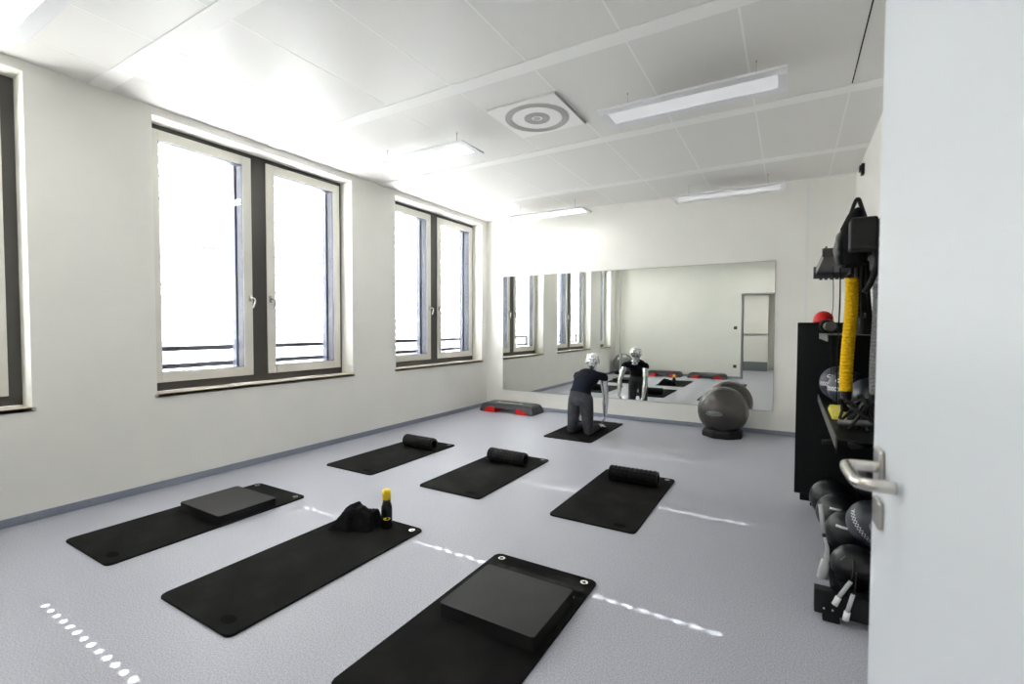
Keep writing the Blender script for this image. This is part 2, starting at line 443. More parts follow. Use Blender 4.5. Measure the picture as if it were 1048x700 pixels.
# ------------------------------------------------------------------ ceiling lamps
def lamp(x, y, z, key, label, ztop=ZC):
    t = thing('ceiling_lamp', label, 'lamp', (x, y, z), group='flat hanging ceiling lamps')
    L, Wd = .655, .183
    bm = B()
    box(bm, -L, L, -Wd, -Wd + .08, 0, .018, .002); box(bm, -L, L, Wd - .08, Wd, 0, .018, .002)
    box(bm, -L, -L + .06, -Wd + .08, Wd - .08, 0, .018, .002); box(bm, L - .06, L, -Wd + .08, Wd - .08, 0, .018, .002)
    box(bm, -L + .01, L - .01, -Wd + .01, Wd - .01, .016, .020)
    obj('lamp_frame', bm, 'lampframe', t)
    bm = B(); box(bm, -L + .06, L - .06, -Wd + .08, Wd - .08, .003, .012); obj('diffuser', bm, key, t)
    for s in (-.46, .46):
        bm = B(); tube(bm, [(s, 0, .02), (s, 0, ztop - z)], .0016, 6); lathe(bm, [(.008, .02), (.008, .045), (.003, .05)], (s, 0, 0), 10); lathe(bm, [(.005, ztop - z - .01), (.005, ztop - z)], (s, 0, 0), 10)
        obj('suspension_wire', bm, 'wire', t)
lamp(-3.28, 3.72, 3.12, 'lampA', 'glowing hanging panel lamp above the middle window, left of the round vent')
lamp(-.70, 3.79, 3.12, 'lampB', 'large dimmer hanging panel lamp at the right, nearest the round vent')
lamp(-.73, 6.62, 3.12, 'lampB', 'small distant hanging panel lamp at the right, close to the mirror wall')
lamp(-3.22, 6.50, 3.12, 'lampA', 'distant hanging panel lamp near the far corner by the windows')
lamp(-3.37, .825, 3.12, 'lampA', 'white glowing panel lamp cut off by the top left corner')
lamp(-.70, .83, 3.12, 'lampA', 'hanging panel lamp above the doorway, unseen, added to light the door')  # continues the lamp rows out of view; added to light the door
lamp(-1.0, -1.8, 2.72, 'lampC', 'unseen panel lamp added to light the corridor behind the doorway', 2.8)  # added unseen lamp, brightens the corridor reflected in the mirror

# ------------------------------------------------------------------ swirl vent
vt = thing('ceiling_vent', 'square white ceiling plate with a round grey ringed air vent', 'vent', (-1.98, 3.79, ZC))
bm = B(); box(bm, -.33, .33, -.325, .325, -.02, -.003, .003); obj('vent_plate', bm, 'strip', vt)
bm = B(); box(bm, .325, .334, -.325, .325, -.021, -.002); obj('edge_gap', bm, 'ventdark', vt)
def ring(bm, r0, r1, z0, z1, n=64):
    a, b2 = [], []
    for r_, z_ in ((r0, z0), (r0, z1), (r1, z1), (r1, z0)):
        a.append([bm.verts.new((r_ * math.cos(2 * PI * k / n), r_ * math.sin(2 * PI * k / n), z_)) for k in range(n)])
    for i in range(4):
        p, q = a[i], a[(i + 1) % 4]
        for k in range(n): bm.faces.new((p[k], p[(k + 1) % n], q[(k + 1) % n], q[k]))
bm = B(); ring(bm, .222, .285, -.024, -.02); ring(bm, .05, .115, -.024, -.02); lathe(bm, [(.03, -.024), (.03, -.02)]); obj('vent_ring', bm, 'ventgrey', vt)
bm = B()
for r_ in (.235, .252, .27, .062, .082, .1): ring(bm, r_ - .003, r_ + .003, -.026, -.023)
obj('vent_groove', bm, 'ventdark', vt)

# ------------------------------------------------------------------ mats
def rrect(bm, x0, x1, y0, y1, z0, z1, r, n=6, mi=0, bev=.0):
    pts = []
    for cx, cy, a0 in ((x1 - r, y1 - r, 0), (x0 + r, y1 - r, PI / 2), (x0 + r, y0 + r, PI), (x1 - r, y0 + r, 1.5 * PI)):
        for k in range(n + 1):
            a = a0 + PI / 2 * k / n; pts.append((cx + r * math.cos(a), cy + r * math.sin(a)))
    lo = [bm.verts.new((x, y, z0)) for x, y in pts]; hi = [bm.verts.new((x, y, z1)) for x, y in pts]; m_ = len(pts)
    f = bm.faces.new(lo[::-1]); f.material_index = mi; top = bm.faces.new(hi); top.material_index = mi
    for k in range(m_):
        f = bm.faces.new((lo[k], lo[(k + 1) % m_], hi[(k + 1) % m_], hi[k])); f.material_index = mi
    if bev:
        bmesh.ops.bevel(bm, geom=list(top.edges), offset=bev, segments=2, affect='EDGES')
MW, ML, MT = .655, 1.33, .012
mt = thing('exercise_mat', 'black exercise mat under a flat square pad, beside the window wall', 'exercise mat', (-4.098, 1.147, 0), group='black exercise mats')
bm = B(); rrect(bm, 0, MW, 0, ML, 0, MT, .035, bev=.003); obj('mat_sheet', bm, 'mat', mt)
for x in (.06, MW - .06):
    bm = B()
    ring(bm, .011, .021, MT - .001, MT + .0022, 24)
    bmesh.ops.translate(bm, verts=bm.verts, vec=(x, ML - .055, 0)); obj('eyelet', bm, 'chrome', mt)
    bm2 = B()
bm = B()
lathe(bm, [(.03, 0), (.03, .0006)], (0, 0, 0), 28); bmesh.ops.scale(bm, verts=bm.verts, vec=(1.6, 1, 1)); bmesh.ops.translate(bm, verts=bm.verts, vec=(MW - .13, .075, MT)); obj('logo_print', bm, 'matlogo', mt)
for x, y, lb in ((-2.826, 1.154, 'long black exercise mat under the black towel and yellow-capped bottle'),
                 (-4.073, 3.156, 'black exercise mat with foam roller nearest the windows'),
                 (-2.833, 3.166, 'black exercise mat with foam roller, middle of the three roller mats'),
                 (-1.548, 3.175, 'black exercise mat with foam roller, right one of the roller mats'),
                 (-2.735, 5.433, 'black exercise mat under the kneeling silver mannequin'),
                 (-1.549, 1.133, 'black exercise mat in the foreground under a thick square pad, cut off at the bottom')):
    q = dup(mt, (x, y, 0), 0, lb)
q.scale = (1, .95, 1); q.location.y = 1.133 + .05 * ML

# ------------------------------------------------------------------ balance pads
def pad(x0, x1, y0, y1, h, label, rz):
    cx, cy = (x0 + x1) / 2, (y0 + y1) / 2; a, b_ = (x1 - x0) / 2, (y1 - y0) / 2
    bm = B(); rrect(bm, -a, a, -b_, b_, 0, h - .004, .012, mi=0)
    rrect(bm, -a, a, -b_, b_, h - .004, h, .012, mi=1, bev=.003)
    o = obj('balance_pad', bm, ['padside', 'pad']); o.location = (cx, cy, MT); o.rotation_euler = (0, 0, rz)
    tag(o, label, 'foam pad', 'square balance pads')
pad(-4.0, -3.455, 1.79, 2.225, .062, 'flat black balance pad lying on the mat beside the window wall', 0)
pad(-1.45, -.93, 1.768, 2.205, .066, 'thick black balance pad on the nearest foreground mat', 0)

# ------------------------------------------------------------------ foam rollers
def roller(x0, x1, y, label, rz, first=[None]):
    L = .43; cx = (x0 + x1) / 2
    if first[0] is None:
        t = thing('foam_roller', label, 'foam roller', (cx, y, MT), rz, 'black foam rollers')
        bm = B(); R = .070; nx, na = 44, 60; rings = []
        for i in range(nx + 1):
            x = -L / 2 + L * i / nx; rg = []
            for k in range(na):
                a = 2 * PI * k / na
                gx = (i % 4) < 3; ga = (k % 5) < 4
                rr = R if (gx and ga) else R - .005
                if i in (0, nx): rr = R - .004
                rg.append(bm.verts.new((x, rr * math.cos(a), R + rr * math.sin(a))))
            rings.append(rg)
        for i in range(nx):
            for k in range(na): bm.faces.new((rings[i][k], rings[i][(k + 1) % na], rings[i + 1][(k + 1) % na], rings[i + 1][k]))
        # end rims + inner bore
        for e, s in ((0, 1), (nx, -1)):
            inn = [bm.verts.new((rings[e][k].co.x, .050 * math.cos(2 * PI * k / na), R + .050 * math.sin(2 * PI * k / na))) for k in range(na)]
            deep = [bm.verts.new((0, .050 * math.cos(2 * PI * k / na), R + .050 * math.sin(2 * PI * k / na))) for k in range(na)]
            for k in range(na):
                bm.faces.new((rings[e][k], rings[e][(k + 1) % na], inn[(k + 1) % na], inn[k]))
                bm.faces.new((inn[k], inn[(k + 1) % na], deep[(k + 1) % na], deep[k]))
        bmesh.ops.remove_doubles(bm, verts=bm.verts, dist=1e-6)
        obj('foam_sleeve', bm, 'foamroll', t)
        bm = B(); n = 40
        for s in (-1, 1):
            ring(bm, .050, .054, 0, .004, n)
            pass
        rot = Matrix.Rotation(PI / 2, 4, 'Y')
        bmesh.ops.transform(bm, matrix=Matrix.Translation((L / 2 - .001, 0, R)) @ rot, verts=bm.verts)
        obj('core_rim', bm, 'rackgrey', t)
        first[0] = t; return
    dup(first[0], (cx, y, MT), rz, label)
roller(-3.90, -3.47, 4.15, 'black foam roller on the mat nearest the windows', -.03)
roller(-2.70, -2.28, 4.14, 'black foam roller on the middle of the three roller mats', -.04)
roller(-1.385, -1.00, 4.19, 'black foam roller on the right roller mat', .02)

# ------------------------------------------------------------------ bottle
bt = thing('drinking_bottle', 'black drinking bottle with yellow cap standing on the mat beside the towel', 'bottle', (-2.41, 2.37, MT))
bm = B(); lathe(bm, [(.030, 0), (.036, .004), (.038, .012), (.038, .13), (.037, .15), (.031, .17), (.0265, .185), (.026, .205)], n=36); obj('bottle_body', bm, 'bottle', bt)
bm = B(); lathe(bm, [(.0285, .203), (.030, .207), (.030, .252), (.0285, .266), (.020, .272), (.014, .274)], n=32); obj('cap', bm, 'yellowp', bt)
bm = B(); lathe(bm, [(.016, .006), (.016, .0065)], (0, 0, 0), 24); bmesh.ops.scale(bm, verts=bm.verts, vec=(1.5, .6, 1))
for v in bm.verts:
    x, y = v.co.x, v.co.y; a = math.radians(-46) + x / .038   # wrapped on the side facing the doorway
    v.co = Vector((math.sin(a) * -.0385 * -1, -math.cos(a) * .0385, .075 + y)) if False else Vector((.0400 * math.sin(x / .038 + .80), -.0400 * math.cos(x / .038 + .80), .078 + y))
obj('label_print', bm, 'yellowp', bt)

# ------------------------------------------------------------------ towel heap
bm = B(); nx, ny = 64, 44
def hgt(u, v):
    # a dropped towel: two crossing ridges, folds
    e = max(0, 1 - (abs(u) ** 3.0)) * max(0, 1 - abs(v) ** 3.0)
    prof = (u + 1) / .85 if u < -.15 else 1 - .36 * (u + .15)
    prof = max(0, prof) ** .8
    edge = min(1, (1 - u) / .16) ** .6 if u > .84 else 1
    vv = v * 1.05 + .12 * math.sin(2.2 * u)
    side = max(0, 1 - abs(vv) ** 3.2) ** .8
    f = .16 * noise.noise((u * 1.9, v * 1.9, 3)) - .22 * abs(noise.noise((u * 2.6, v * 2.6, 7))) - .10 * abs(noise.noise((u * 5, v * 5, 1)))
    return max(.004, (prof + f) * edge * side * .150 + .010)
gr = []
for i in range(nx + 1):
    row = []
    for j in range(ny + 1):
        u, v = -1 + 2 * i / nx, -1 + 2 * j / ny
        wob = 1 + .14 * noise.noise((u * 1.6, v * 1.6, 9)) + .06 * math.sin(7 * math.atan2(v, u))
        cu = u * math.sqrt(1 - v * v / 2.6); cv = v * math.sqrt(1 - u * u / 2.6)
        row.append(bm.verts.new((cu * .165 * wob, cv * .13 * wob, hgt(u, v))))
    gr.append(row)
for i in range(nx):
    for j in range(ny):
        f = bm.faces.new((gr[i][j], gr[i + 1][j], gr[i + 1][j + 1], gr[i][j + 1])); f.smooth = True
bd = [gr[i][0] for i in range(nx + 1)] + [gr[nx][j] for j in range(1, ny + 1)] + [gr[i][ny] for i in range(nx - 1, -1, -1)] + [gr[0][j] for j in range(ny - 1, 0, -1)]
lo = [bm.verts.new((v.co.x, v.co.y, 0)) for v in bd]
for k in range(len(bd)): bm.faces.new((bd[k], bd[(k + 1) % len(bd)], lo[(k + 1) % len(bd)], lo[k]))
bm.faces.new(lo)
tw = obj('towel', bm, 'cloth'); tw.location = (-2.635, 2.295, MT); tw.rotation_euler = (0, 0, .35)
tag(tw, 'crumpled black towel heaped on the mat beside the bottle', 'towel')

# ------------------------------------------------------------------ step boards
def prism(bm, poly, y0, y1, mi=0, bev=0.):
    a = [bm.verts.new((x, y0, z)) for x, z in poly]; b_ = [bm.verts.new((x, y1, z)) for x, z in poly]; n = len(poly)
    f1 = bm.faces.new(a); f2 = bm.faces.new(b_[::-1]); fs = [f1, f2]
    for k in range(n): fs.append(bm.faces.new((a[k], b_[k], b_[(k + 1) % n], a[(k + 1) % n])))
    for f in fs: f.material_index = mi
    if bev: bmesh.ops.bevel(bm, geom=list(set(e for f in fs for e in f.edges)), offset=bev, segments=2, affect='EDGES')
stp = thing('aerobic_step', 'grey aerobic step board with red risers in the far corner below the mirror', 'step board', (-4.012, 6.80, 0), -.0, 'grey and red step boards')
bm = B()
# body: lofted outline, wide foot, narrower top, arched underside
poly = [(-.505, 0), (-.50, .05), (-.475, .115), (-.44, .138), (.44, .138), (.475, .115), (.50, .05), (.505, 0), (.40, 0), (.36, .06), (.16, .075), (-.16, .075), (-.36, .06), (-.40, 0)]
prism(bm, poly, -.205, .205)
for v in bm.verts:
    if v.co.z > .1: v.co.y *= .86
bmesh.ops.bevel(bm, geom=list(bm.edges), offset=.006, segments=2, affect='EDGES')
obj('step_body', bm, 'stepgrey', stp)
bm = B(); rrect(bm, -.43, .43, -.165, .165, .136, .145, .05, bev=.003); obj('step_top', bm, 'steptop', stp)
bm = text_bm('Reebok', .15); bmesh.ops.scale(bm, verts=bm.verts, vec=(1.1, 1, 1)); bmesh.ops.translate(bm, verts=bm.verts, vec=(-.02, -.02, .1462))
to = obj('brand_print', bm, 'print', stp)
for s in (-1, 1):
    bm = B()
    prism(bm, [(-.135, .001), (-.13, .04), (-.05, .092), (.055, .092), (.075, .06), (.085, .001)] if s < 0 else [(-.085, .001), (-.075, .06), (-.055, .092), (.0, .092), (.05, .045), (.13, .038), (.135, .001)], -.214, .214, bev=.005)
    bmesh.ops.translate(bm, verts=bm.verts, vec=(s * .28, 0, 0)); obj('riser', bm, 'red', stp)
dup(stp, (-3.17, .06, 0), PI, 'grey and red step board behind the mannequin, seen only in the mirror')
dup(stp, (-1.98, .06, 0), PI, 'grey and red step board beside the doorway, seen only in the mirror')

# ------------------------------------------------------------------ gym balls
def gymball(c, r, key, label, cat='exercise ball', az=-.25):
    x, y = c
    t = thing('gym_ball', label, cat, (x, y, .0), group='large gym balls on rings'); zc = r + .025
    bm = B(); sphere(bm, (0, 0, 0), r, seg=64, ring=40); b_ = obj('ball', bm, key, t); b_.location = (0, 0, zc)
    bm = B()
    ribbon(bm, [(-.09 + .01 * k, .030 * math.sin(k / 20 * PI) ** .6) for k in range(21)], .008)
    ribbon(bm, [(-.10 + .01 * k, -.022 * math.sin(k / 20 * PI) ** .6 - .004) for k in range(21)], .007)
    ribbon(bm, [(-.07 + .01 * k, .012) for k in range(15)], .010)
    ribbon(bm, [(-.06 + .01 * k, -.006) for k in range(18)], .008)
    to_sphere(bm, (0, 0, 0), r, az, -.02)
    l_ = obj('logo_print', bm, 'logo', b_)
    # moulded ring stand, eight sided outside
    bm = B(); n = 48; rg = []
    prof = [(.180, .085), (.168, .070), (.165, .0), (.232, .0), (.238, .015), (.234, .07), (.222, .092), (.195, .096)]
    for k in range(n):
        a = 2 * PI * k / n; oc = 1 / max(math.cos((a + PI / 8) % (PI / 4) - PI / 8), .5)
        rg.append([bm.verts.new((p * (oc if p > .2 else 1) * math.cos(a), p * (oc if p > .2 else 1) * math.sin(a), q)) for p, q in prof])
    for k in range(n):
        for j in range(len(prof)): bm.faces.new((rg[k][j], rg[(k + 1) % n][j], rg[(k + 1) % n][(j + 1) % len(prof)], rg[k][(j + 1) % len(prof)]))
    obj('ring_stand', bm, 'rubber', t)
gymball((-.744, 6.72), .309, 'gymball', 'large dark grey gym ball on a black ring in front of the mirror')
gymball((-4.36, .16), .30, 'gymballl', 'silver grey gym ball on a ring in the rear corner, seen only in the mirror', az=.5)

# ------------------------------------------------------------------ mannequin
mq = thing('mannequin', 'silver mannequin in navy shirt and grey leggings kneeling on a mat, leaning back', 'mannequin', (-2.33, 5.95, MT))
O = Vector((-2.33, 5.95, 0))
def ell(bm, path, n=20):
    """path: (centre, half width x, half depth) - sections perpendicular to the path, width along X"""
    P = [Vector(p[0]) for p in path]; secs = []
    for i, (c, wx, wd) in enumerate(path):
        d = (P[min(i + 1, len(P) - 1)] - P[max(i - 1, 0)]).normalized()
        u = Vector((1, 0, 0)); u = (u - d * u.dot(d)).normalized(); w_ = d.cross(u)
        secs.append((P[i], u * wx, w_ * wd))
    loft(bm, secs, n)
def limb(bm, pts, rad):
    for i in range(len(pts) - 1): caps(bm, pts[i], rad[i], pts[i + 1], rad[i + 1])
hipc = Vector((-2.345, 5.745, .50))
kn = {-1: Vector((-2.462, 5.745, .078)), 1: Vector((-2.238, 5.76, .078))}
hp = {-1: hipc + Vector((-.075, .01, -.02)), 1: hipc + Vector((.075, .01, -.02))}
an = {-1: Vector((-2.465, 6.13, .062)), 1: Vector((-2.235, 6.145, .062))}
sh = {-1: Vector((-2.500, 6.035, .760)), 1: Vector((-2.140, 6.045, .760))}
elb = {-1: Vector((-2.575, 6.09, .49)), 1: Vector((-2.128, 6.10, .48))}
wr = {-1: Vector((-2.575, 6.145, .235)), 1: Vector((-2.150, 6.15, .225))}
spine = [(hipc + Vector((0, .02, -.05)), .125, .095), (hipc + Vector((0, 0, .03)), .145, .10), (Vector((-2.34, 5.765, .61)), .115, .085),
         (Vector((-2.335, 5.83, .69)), .130, .098), (Vector((-2.325, 5.925, .745)), .155, .105), (Vector((-2.318, 6.01, .785)), .150, .085), (Vector((-2.315, 6.055, .82)), .075, .055)]
neck = [(Vector((-2.315, 6.04, .79)), .062, .055), (Vector((-2.31, 6.065, .835)), .050, .050), (Vector((-2.305, 6.075, .89)), .050, .052)]
def foot(bm, s):
    a = an[s]; limb(bm, [a, a + Vector((0, .06, -.015)), a + Vector((0, .15, -.028)), a + Vector((.0, .20, -.034))], [.036, .036, .028, .014])
    for k in range(5): limb(bm, [a + Vector((-.026 + .013 * k, .16, -.032)), a + Vector((-.028 + .014 * k, .205 - .004 * abs(k - 1), -.036))], [.010, .008])
def hand(bm, s):
    w_ = wr[s]; tgt = an[s] + Vector((s * .03, .03, .035))
    d = (tgt - w_).normalized(); side = Vector((0, 1, 0)) - d * d.y; side.normalize(); fwd = d.cross(side)
    palm = w_ + d * .055
    limb(bm, [w_, palm], [.022, .024])
    for q in (-1, 0, 1): limb(bm, [w_ + side * q * .008, palm + side * q * .022 + d * .02], [.016, .015])
    for k, L in enumerate((.058, .070, .075, .066)):
        b0 = palm + side * (-.030 + .020 * k) + d * .025; b1 = b0 + d * L * .5; b2 = b1 + d * L * .42 + fwd * (-s) * .014 * 0 + side * .004
        limb(bm, [b0, b1, b2], [.0095, .0085, .0075])
    t0 = w_ + d * .03 - side * .02
    limb(bm, [t0, t0 + d * .03 - side * .025, t0 + d * .055 - side * .032], [.012, .0105, .009])
bm = B()
ell(bm, [(p, w_ * .93, d_ * .93) for p, w_, d_ in spine]); ell(bm, neck)
for s in (-1, 1):
    limb(bm, [Vector((-2.315, 6.04, .78)), sh[s]], [.05, .048])
    limb(bm, [sh[s], sh[s].lerp(elb[s], .35), elb[s], elb[s].lerp(wr[s], .3), wr[s]], [.048, .050, .040, .042, .028])
    limb(bm, [hp[s], kn[s]], [.075, .05]); limb(bm, [kn[s] + Vector((0, .02, 0)), kn[s].lerp(an[s], .4), an[s]], [.048, .05, .034])
    foot(bm, s); hand(bm, s)
# head: skull, jaw, nose, brow, lips, ears, moulded hair; looks slightly up
HB = len(bm.verts); hc = Vector((-2.302, 6.068, .955)); rt = Matrix.Rotation(math.radians(-8), 4, 'X') @ Matrix.Rotation(math.radians(16), 4, 'Z')
def hpnt(x, y, z): return hc + (rt @ Vector((x, y, z)))
sphere(bm, hpnt(0, .012, .03), 1, .076, .092, .080, rot=rt)
ell(bm, [(hpnt(0, -.012, .04), .070, .080), (hpnt(0, -.018, 0), .068, .078), (hpnt(0, -.022, -.035), .058, .068), (hpnt(0, -.035, -.070), .040, .048), (hpnt(0, -.042, -.090), .022, .026)])
limb(bm, [hpnt(0, -.095, .015), hpnt(0, -.115, -.022)], [.008, .013])           # nose
limb(bm, [hpnt(-.016, -.102, -.026), hpnt(.016, -.102, -.026)], [.008, .008])
limb(bm, [hpnt(-.045, -.083, .030), hpnt(-.012, -.095, .028)], [.010, .010]); limb(bm, [hpnt(.012, -.095, .028), hpnt(.045, -.083, .030)], [.010, .010])
limb(bm, [hpnt(-.022, -.090, -.050), hpnt(0, -.099, -.047)], [.005, .008]); limb(bm, [hpnt(0, -.099, -.047), hpnt(.022, -.090, -.050)], [.008, .005])
limb(bm, [hpnt(-.016, -.090, -.060), hpnt(.016, -.090, -.060)], [.007, .007])
for s in (-1, 1):
    limb(bm, [hpnt(s * .076, .0, .018), hpnt(s * .078, .004, -.022)], [.011, .008])
    limb(bm, [hpnt(s * .052, -.070, -.008), hpnt(s * .060, -.045, -.015)], [.016, .016])   # cheek
for k in range(7):                                                                        # moulded wavy hair
    a = -1.2 + .4 * k
    limb(bm, [hpnt(.072 * math.sin(a), -.068 * math.cos(a * .6), .058 + .016 * math.cos(a)), hpnt(.066 * math.sin(a), .0, .098 * math.cos(a * .35)), hpnt(.055 * math.sin(a), .085, .045)], [.004, .006, .005])
bm.verts.ensure_lookup_table()
for v in list(bm.verts)[HB:]: v.co = hc + (v.co - hc) * 1.12
bmesh.ops.translate(bm, verts=bm.verts, vec=-Vector(mq.location))
def blend(o, vox, it=4):
    md = o.modifiers.new('merge', 'REMESH'); md.mode = 'VOXEL'; md.voxel_size = vox; md.use_smooth_shade = True
    sm = o.modifiers.new('smooth', 'SMOOTH'); sm.factor = .5; sm.iterations = it
blend(obj('body', bm, 'silver', mq), .0045, 3)
bm = B()
ell(bm, [(hipc + Vector((0, -.002, .055)), .150, .108), (Vector((-2.34, 5.765, .61)), .132, .104), (Vector((-2.335, 5.83, .69)), .146, .114),
         (Vector((-2.325, 5.925, .745)), .168, .120), (Vector((-2.318, 6.005, .785)), .160, .098), (Vector((-2.315, 6.045, .815)), .080, .062)])
for s in (-1, 1):
    limb(bm, [Vector((-2.315, 6.02, .775)), sh[s]], [.070, .052])
    limb(bm, [sh[s], sh[s].lerp(elb[s], .07) + Vector((s * .006, 0, 0))], [.053, .056])
for k, (x, z, y) in enumerate(((-.06, .66, 5.72), (.04, .70, 5.735), (.0, .62, 5.68), (.09, .66, 5.75), (-.10, .72, 5.80))):  # folds
    limb(bm, [Vector((-2.335 + x, y, z)), Vector((-2.335 + x * 1.5, y + .08, z + .09))], [.010, .006])
bmesh.ops.translate(bm, verts=bm.verts, vec=-Vector(mq.location))
blend(obj('shirt', bm, 'shirt', mq), .006, 5)
bm = B()
ell(bm, [(hipc + Vector((0, .02, -.07)), .120, .100), (hipc + Vector((0, .005, -.01)), .155, .112), (hipc + Vector((0, -.002, .05)), .148, .106), (hipc + Vector((0, .005, .085)), .138, .100)])
for s in (-1, 1):
    limb(bm, [hp[s], hp[s].lerp(kn[s], .35), kn[s].lerp(hp[s], .15), kn[s]], [.092, .088, .068, .062])
    limb(bm, [kn[s] + Vector((0, .01, 0)), kn[s].lerp(an[s], .4), kn[s].lerp(an[s], .86)], [.062, .060, .042])
bmesh.ops.translate(bm, verts=bm.verts, vec=-Vector(mq.location))
blend(obj('leggings', bm, 'legs', mq), .006, 5)

# ------------------------------------------------------------------ equipment rack on the right
RY0, RY1 = 2.70, 4.45
rk = thing('equipment_rack', 'black steel storage rack along the right wall full of balls', 'rack', (.38, (RY0 + RY1) / 2, 0)); ro = Vector(rk.location)
def rpart(name, bm, m): return obj(name, local(bm, ro), m, rk)
bm = B(); box(bm, .05, .64, RY1 - .02, RY1 + .02, .085, 1.462, .006); sp = rpart('side_panel', bm, 'rack')
bm = B(); box(bm, .60, .64, RY0 + .02, RY1, .15, 1.95, .004); rpart('back_panel', bm, 'rack')
for y0 in (RY0, RY1 - .03):
    bm = B(); box(bm, .125 if y0 < 3 else .09, .64, y0, y0 + .06, .035, .150 if y0 < 3 else .09, .004); bb = rpart('base_beam', bm, 'rack')
    for x in (.16, .56):
        bm = B(); box(bm, x, x + .07, y0 + .003, y0 + .06, 0, .036, .004); obj('foot', local(bm, ro), 'rubber', bb)
    if y0 < 3:
        for x in (.165, .20):
            bm = B(); sphere(bm, (x, y0 - .001, .065), .006, seg=12, ring=8); obj('bolt', local(bm, ro), 'chrome', bb)
def shelf(z, x0, lipz, key, t=.006):
    ya = 3.5 if z > 1.2 else RY0 + .03
    bm = B(); box(bm, x0, .62, ya, RY1 - .02, z - t, z, mi=0); box(bm, x0 - .004, x0 + .004, ya, RY1 - .02, z - .045, z + lipz, .002, mi=1)
    return rpart('shelf', bm, [key, 'rackgrey'])
bm = B(); box(bm, .20, .62, RY0 + .05, RY1 - .02, .09, .10, .002); tube(bm, [(.205, RY0 + .03, .16), (.205, RY1 - .03, .145)], .010, 10); rpart('shelf', bm, 'rack')
shelf(.885, .20, .012, 'rack')
shelf(1.38, .20, .0, 'mesh')
# hanging shelf on top with serrated hook edge
bm = B(); box(bm, .17, .62, 3.30, RY1 + .02, 1.852, 1.862, mi=0); box(bm, .166, .176, 3.30, RY1 + .02, 1.845, 1.895, .002, mi=1)
box(bm, .15, .62, RY1 + .02, RY1 + .04, 1.81, 1.905, .003, mi=0); box(bm, .15, .62, 3.28, 3.30, 1.83, 1.88, .003, mi=0)
for k in range(12): box(bm, .19 + .035 * k, .21 + .035 * k, RY1 + .0, RY1 + .035, 1.798, 1.812, mi=0)
rpart('top_shelf', bm, ['mesh', 'rackgrey'])
bm = B(); tube(bm, [(.36, RY0 + .02, 1.825), (.36, RY1 + .02, 1.825)], .012, 10); box(bm, .35, .62, RY0 + .03, RY0 + .06, 1.82, 1.86, .003); rpart('hanging_rod', bm, 'rack')
for y in (RY0 + .05, RY1 - .05):
    bm = B(); box(bm, .57, .61, y - .02, y + .02, .1, 1.95, .003); rpart('post', bm, 'rack')
bm = B(); box(bm, .365, .435, RY1 - .0225, RY1 - .0205, .56, .615, mi=0); box(bm, .365, .435, RY1 - .0225, RY1 - .0205, .615, .645, mi=1); obj('sticker', local(bm, ro), ['stickerw', 'sticker'], sp)

# balls on the rack
def medball(c, r, key, label, deco=None, group=None, az=-.1, el=.0, roll=0):
    t = thing('medicine_ball', label, 'ball', (c[0], c[1], c[2] - r), group=group)
    bm = B(); sphere(bm, (0, 0, 0), r, seg=40, ring=26); b_ = obj('ball', bm, key, t); b_.location = (0, 0, r)
    if deco:
        for fn, mt_ in deco:
            bm = fn(); to_sphere(bm, (0, 0, 0), r, az, el, roll); obj('printed_mark', bm, mt_, b_)
    return t
def zig(n=5, a=.014, w=.005, L=.13, ph=0):
    def f():
        bm = B()
        for sg in (-1, 1): ribbon(bm, [(-L / 2 + L * k / (2 * n), sg * (a if k % 2 else -a) + ph) for k in range(2 * n + 1)], w)
        return bm
    return f
def oval(cx, cy, a, b_, w=.006):
    def f():
        bm = B(); ribbon(bm, [(cx + a * math.cos(2 * PI * k / 24), cy + b_ * math.sin(2 * PI * k / 24)) for k in range(25)], w); return bm
    return f
def dash(lines, w=.004):
    def f():
        bm = B()
        for p, q in lines: ribbon(bm, [p, q], w)
        return bm
    return f
tiny = zig(3, .006, .004, .06, 0)
G1, G2 = 'black balls on the low shelf', 'slate blue balls on the middle shelf'
medball((.265, 3.93, .10 + .130), .130, 'ballblack', 'black ribbed ball at the far end of the low shelf', [(tiny, 'print')], G1)
medball((.295, 3.62, .10 + .133), .133, 'ballblack', 'black ribbed ball in the middle of the low shelf row', [(tiny, 'print')], G1, az=-.3, el=.5)
medball((.325, 3.33, .10 + .128), .128, 'ballblack', 'black ribbed ball third along the low shelf, under the patterned ball', [(tiny, 'print')], G1, az=-.5, el=.5)
medball((.305, 2.93, .10 + .105), .105, 'ballblack', 'nearest low black ball, just above the front foot beam', [(dash([((-.03, .0), (-.015, .03))]), 'logo')], G1, az=-.45, el=.45)
medball((.395, 3.10, .385), .118, 'ballblue', 'slate ball with white chain pattern and pale oval logo, beside the door handle', [(zig(6, .012, .004, .20, -.03), 'print'), (oval(.03, .035, .03, .017), 'logo'), (oval(.03, .035, .018, .007), 'logo')], None, az=-.42, el=.1, roll=-.9)
medball((.50, 3.84, .40), .125, 'ballblack', 'black ball with white letters, behind the low row', [(lambda: text_bm('10X', .062), 'print')], G1, az=-.10, el=.25)
medball((.315, 4.17, .891 + .125), .125, 'ballblue', 'slate blue ball with white zigzag print, left on the middle shelf', [(zig(6, .014, .006, .20, 0), 'print'), (oval(-.02, .06, .02, .01, .008), 'print')], G2, az=-.45)
medball((.345, 3.875, .891 + .122), .122, 'ballblue', 'slate blue ball with white zigzag print, behind the yellow tube', [(zig(6, .014, .006, .20, 0), 'print'), (oval(-.02, .06, .02, .01, .008), 'print')], G2, az=-.45)
medball((.425, 3.58, .891 + .112), .112, 'ballblue', 'slate blue ball right of the yellow tube on the middle shelf', [(zig(2, .008, .004, .05, 0), 'print')], G2, az=-.4)

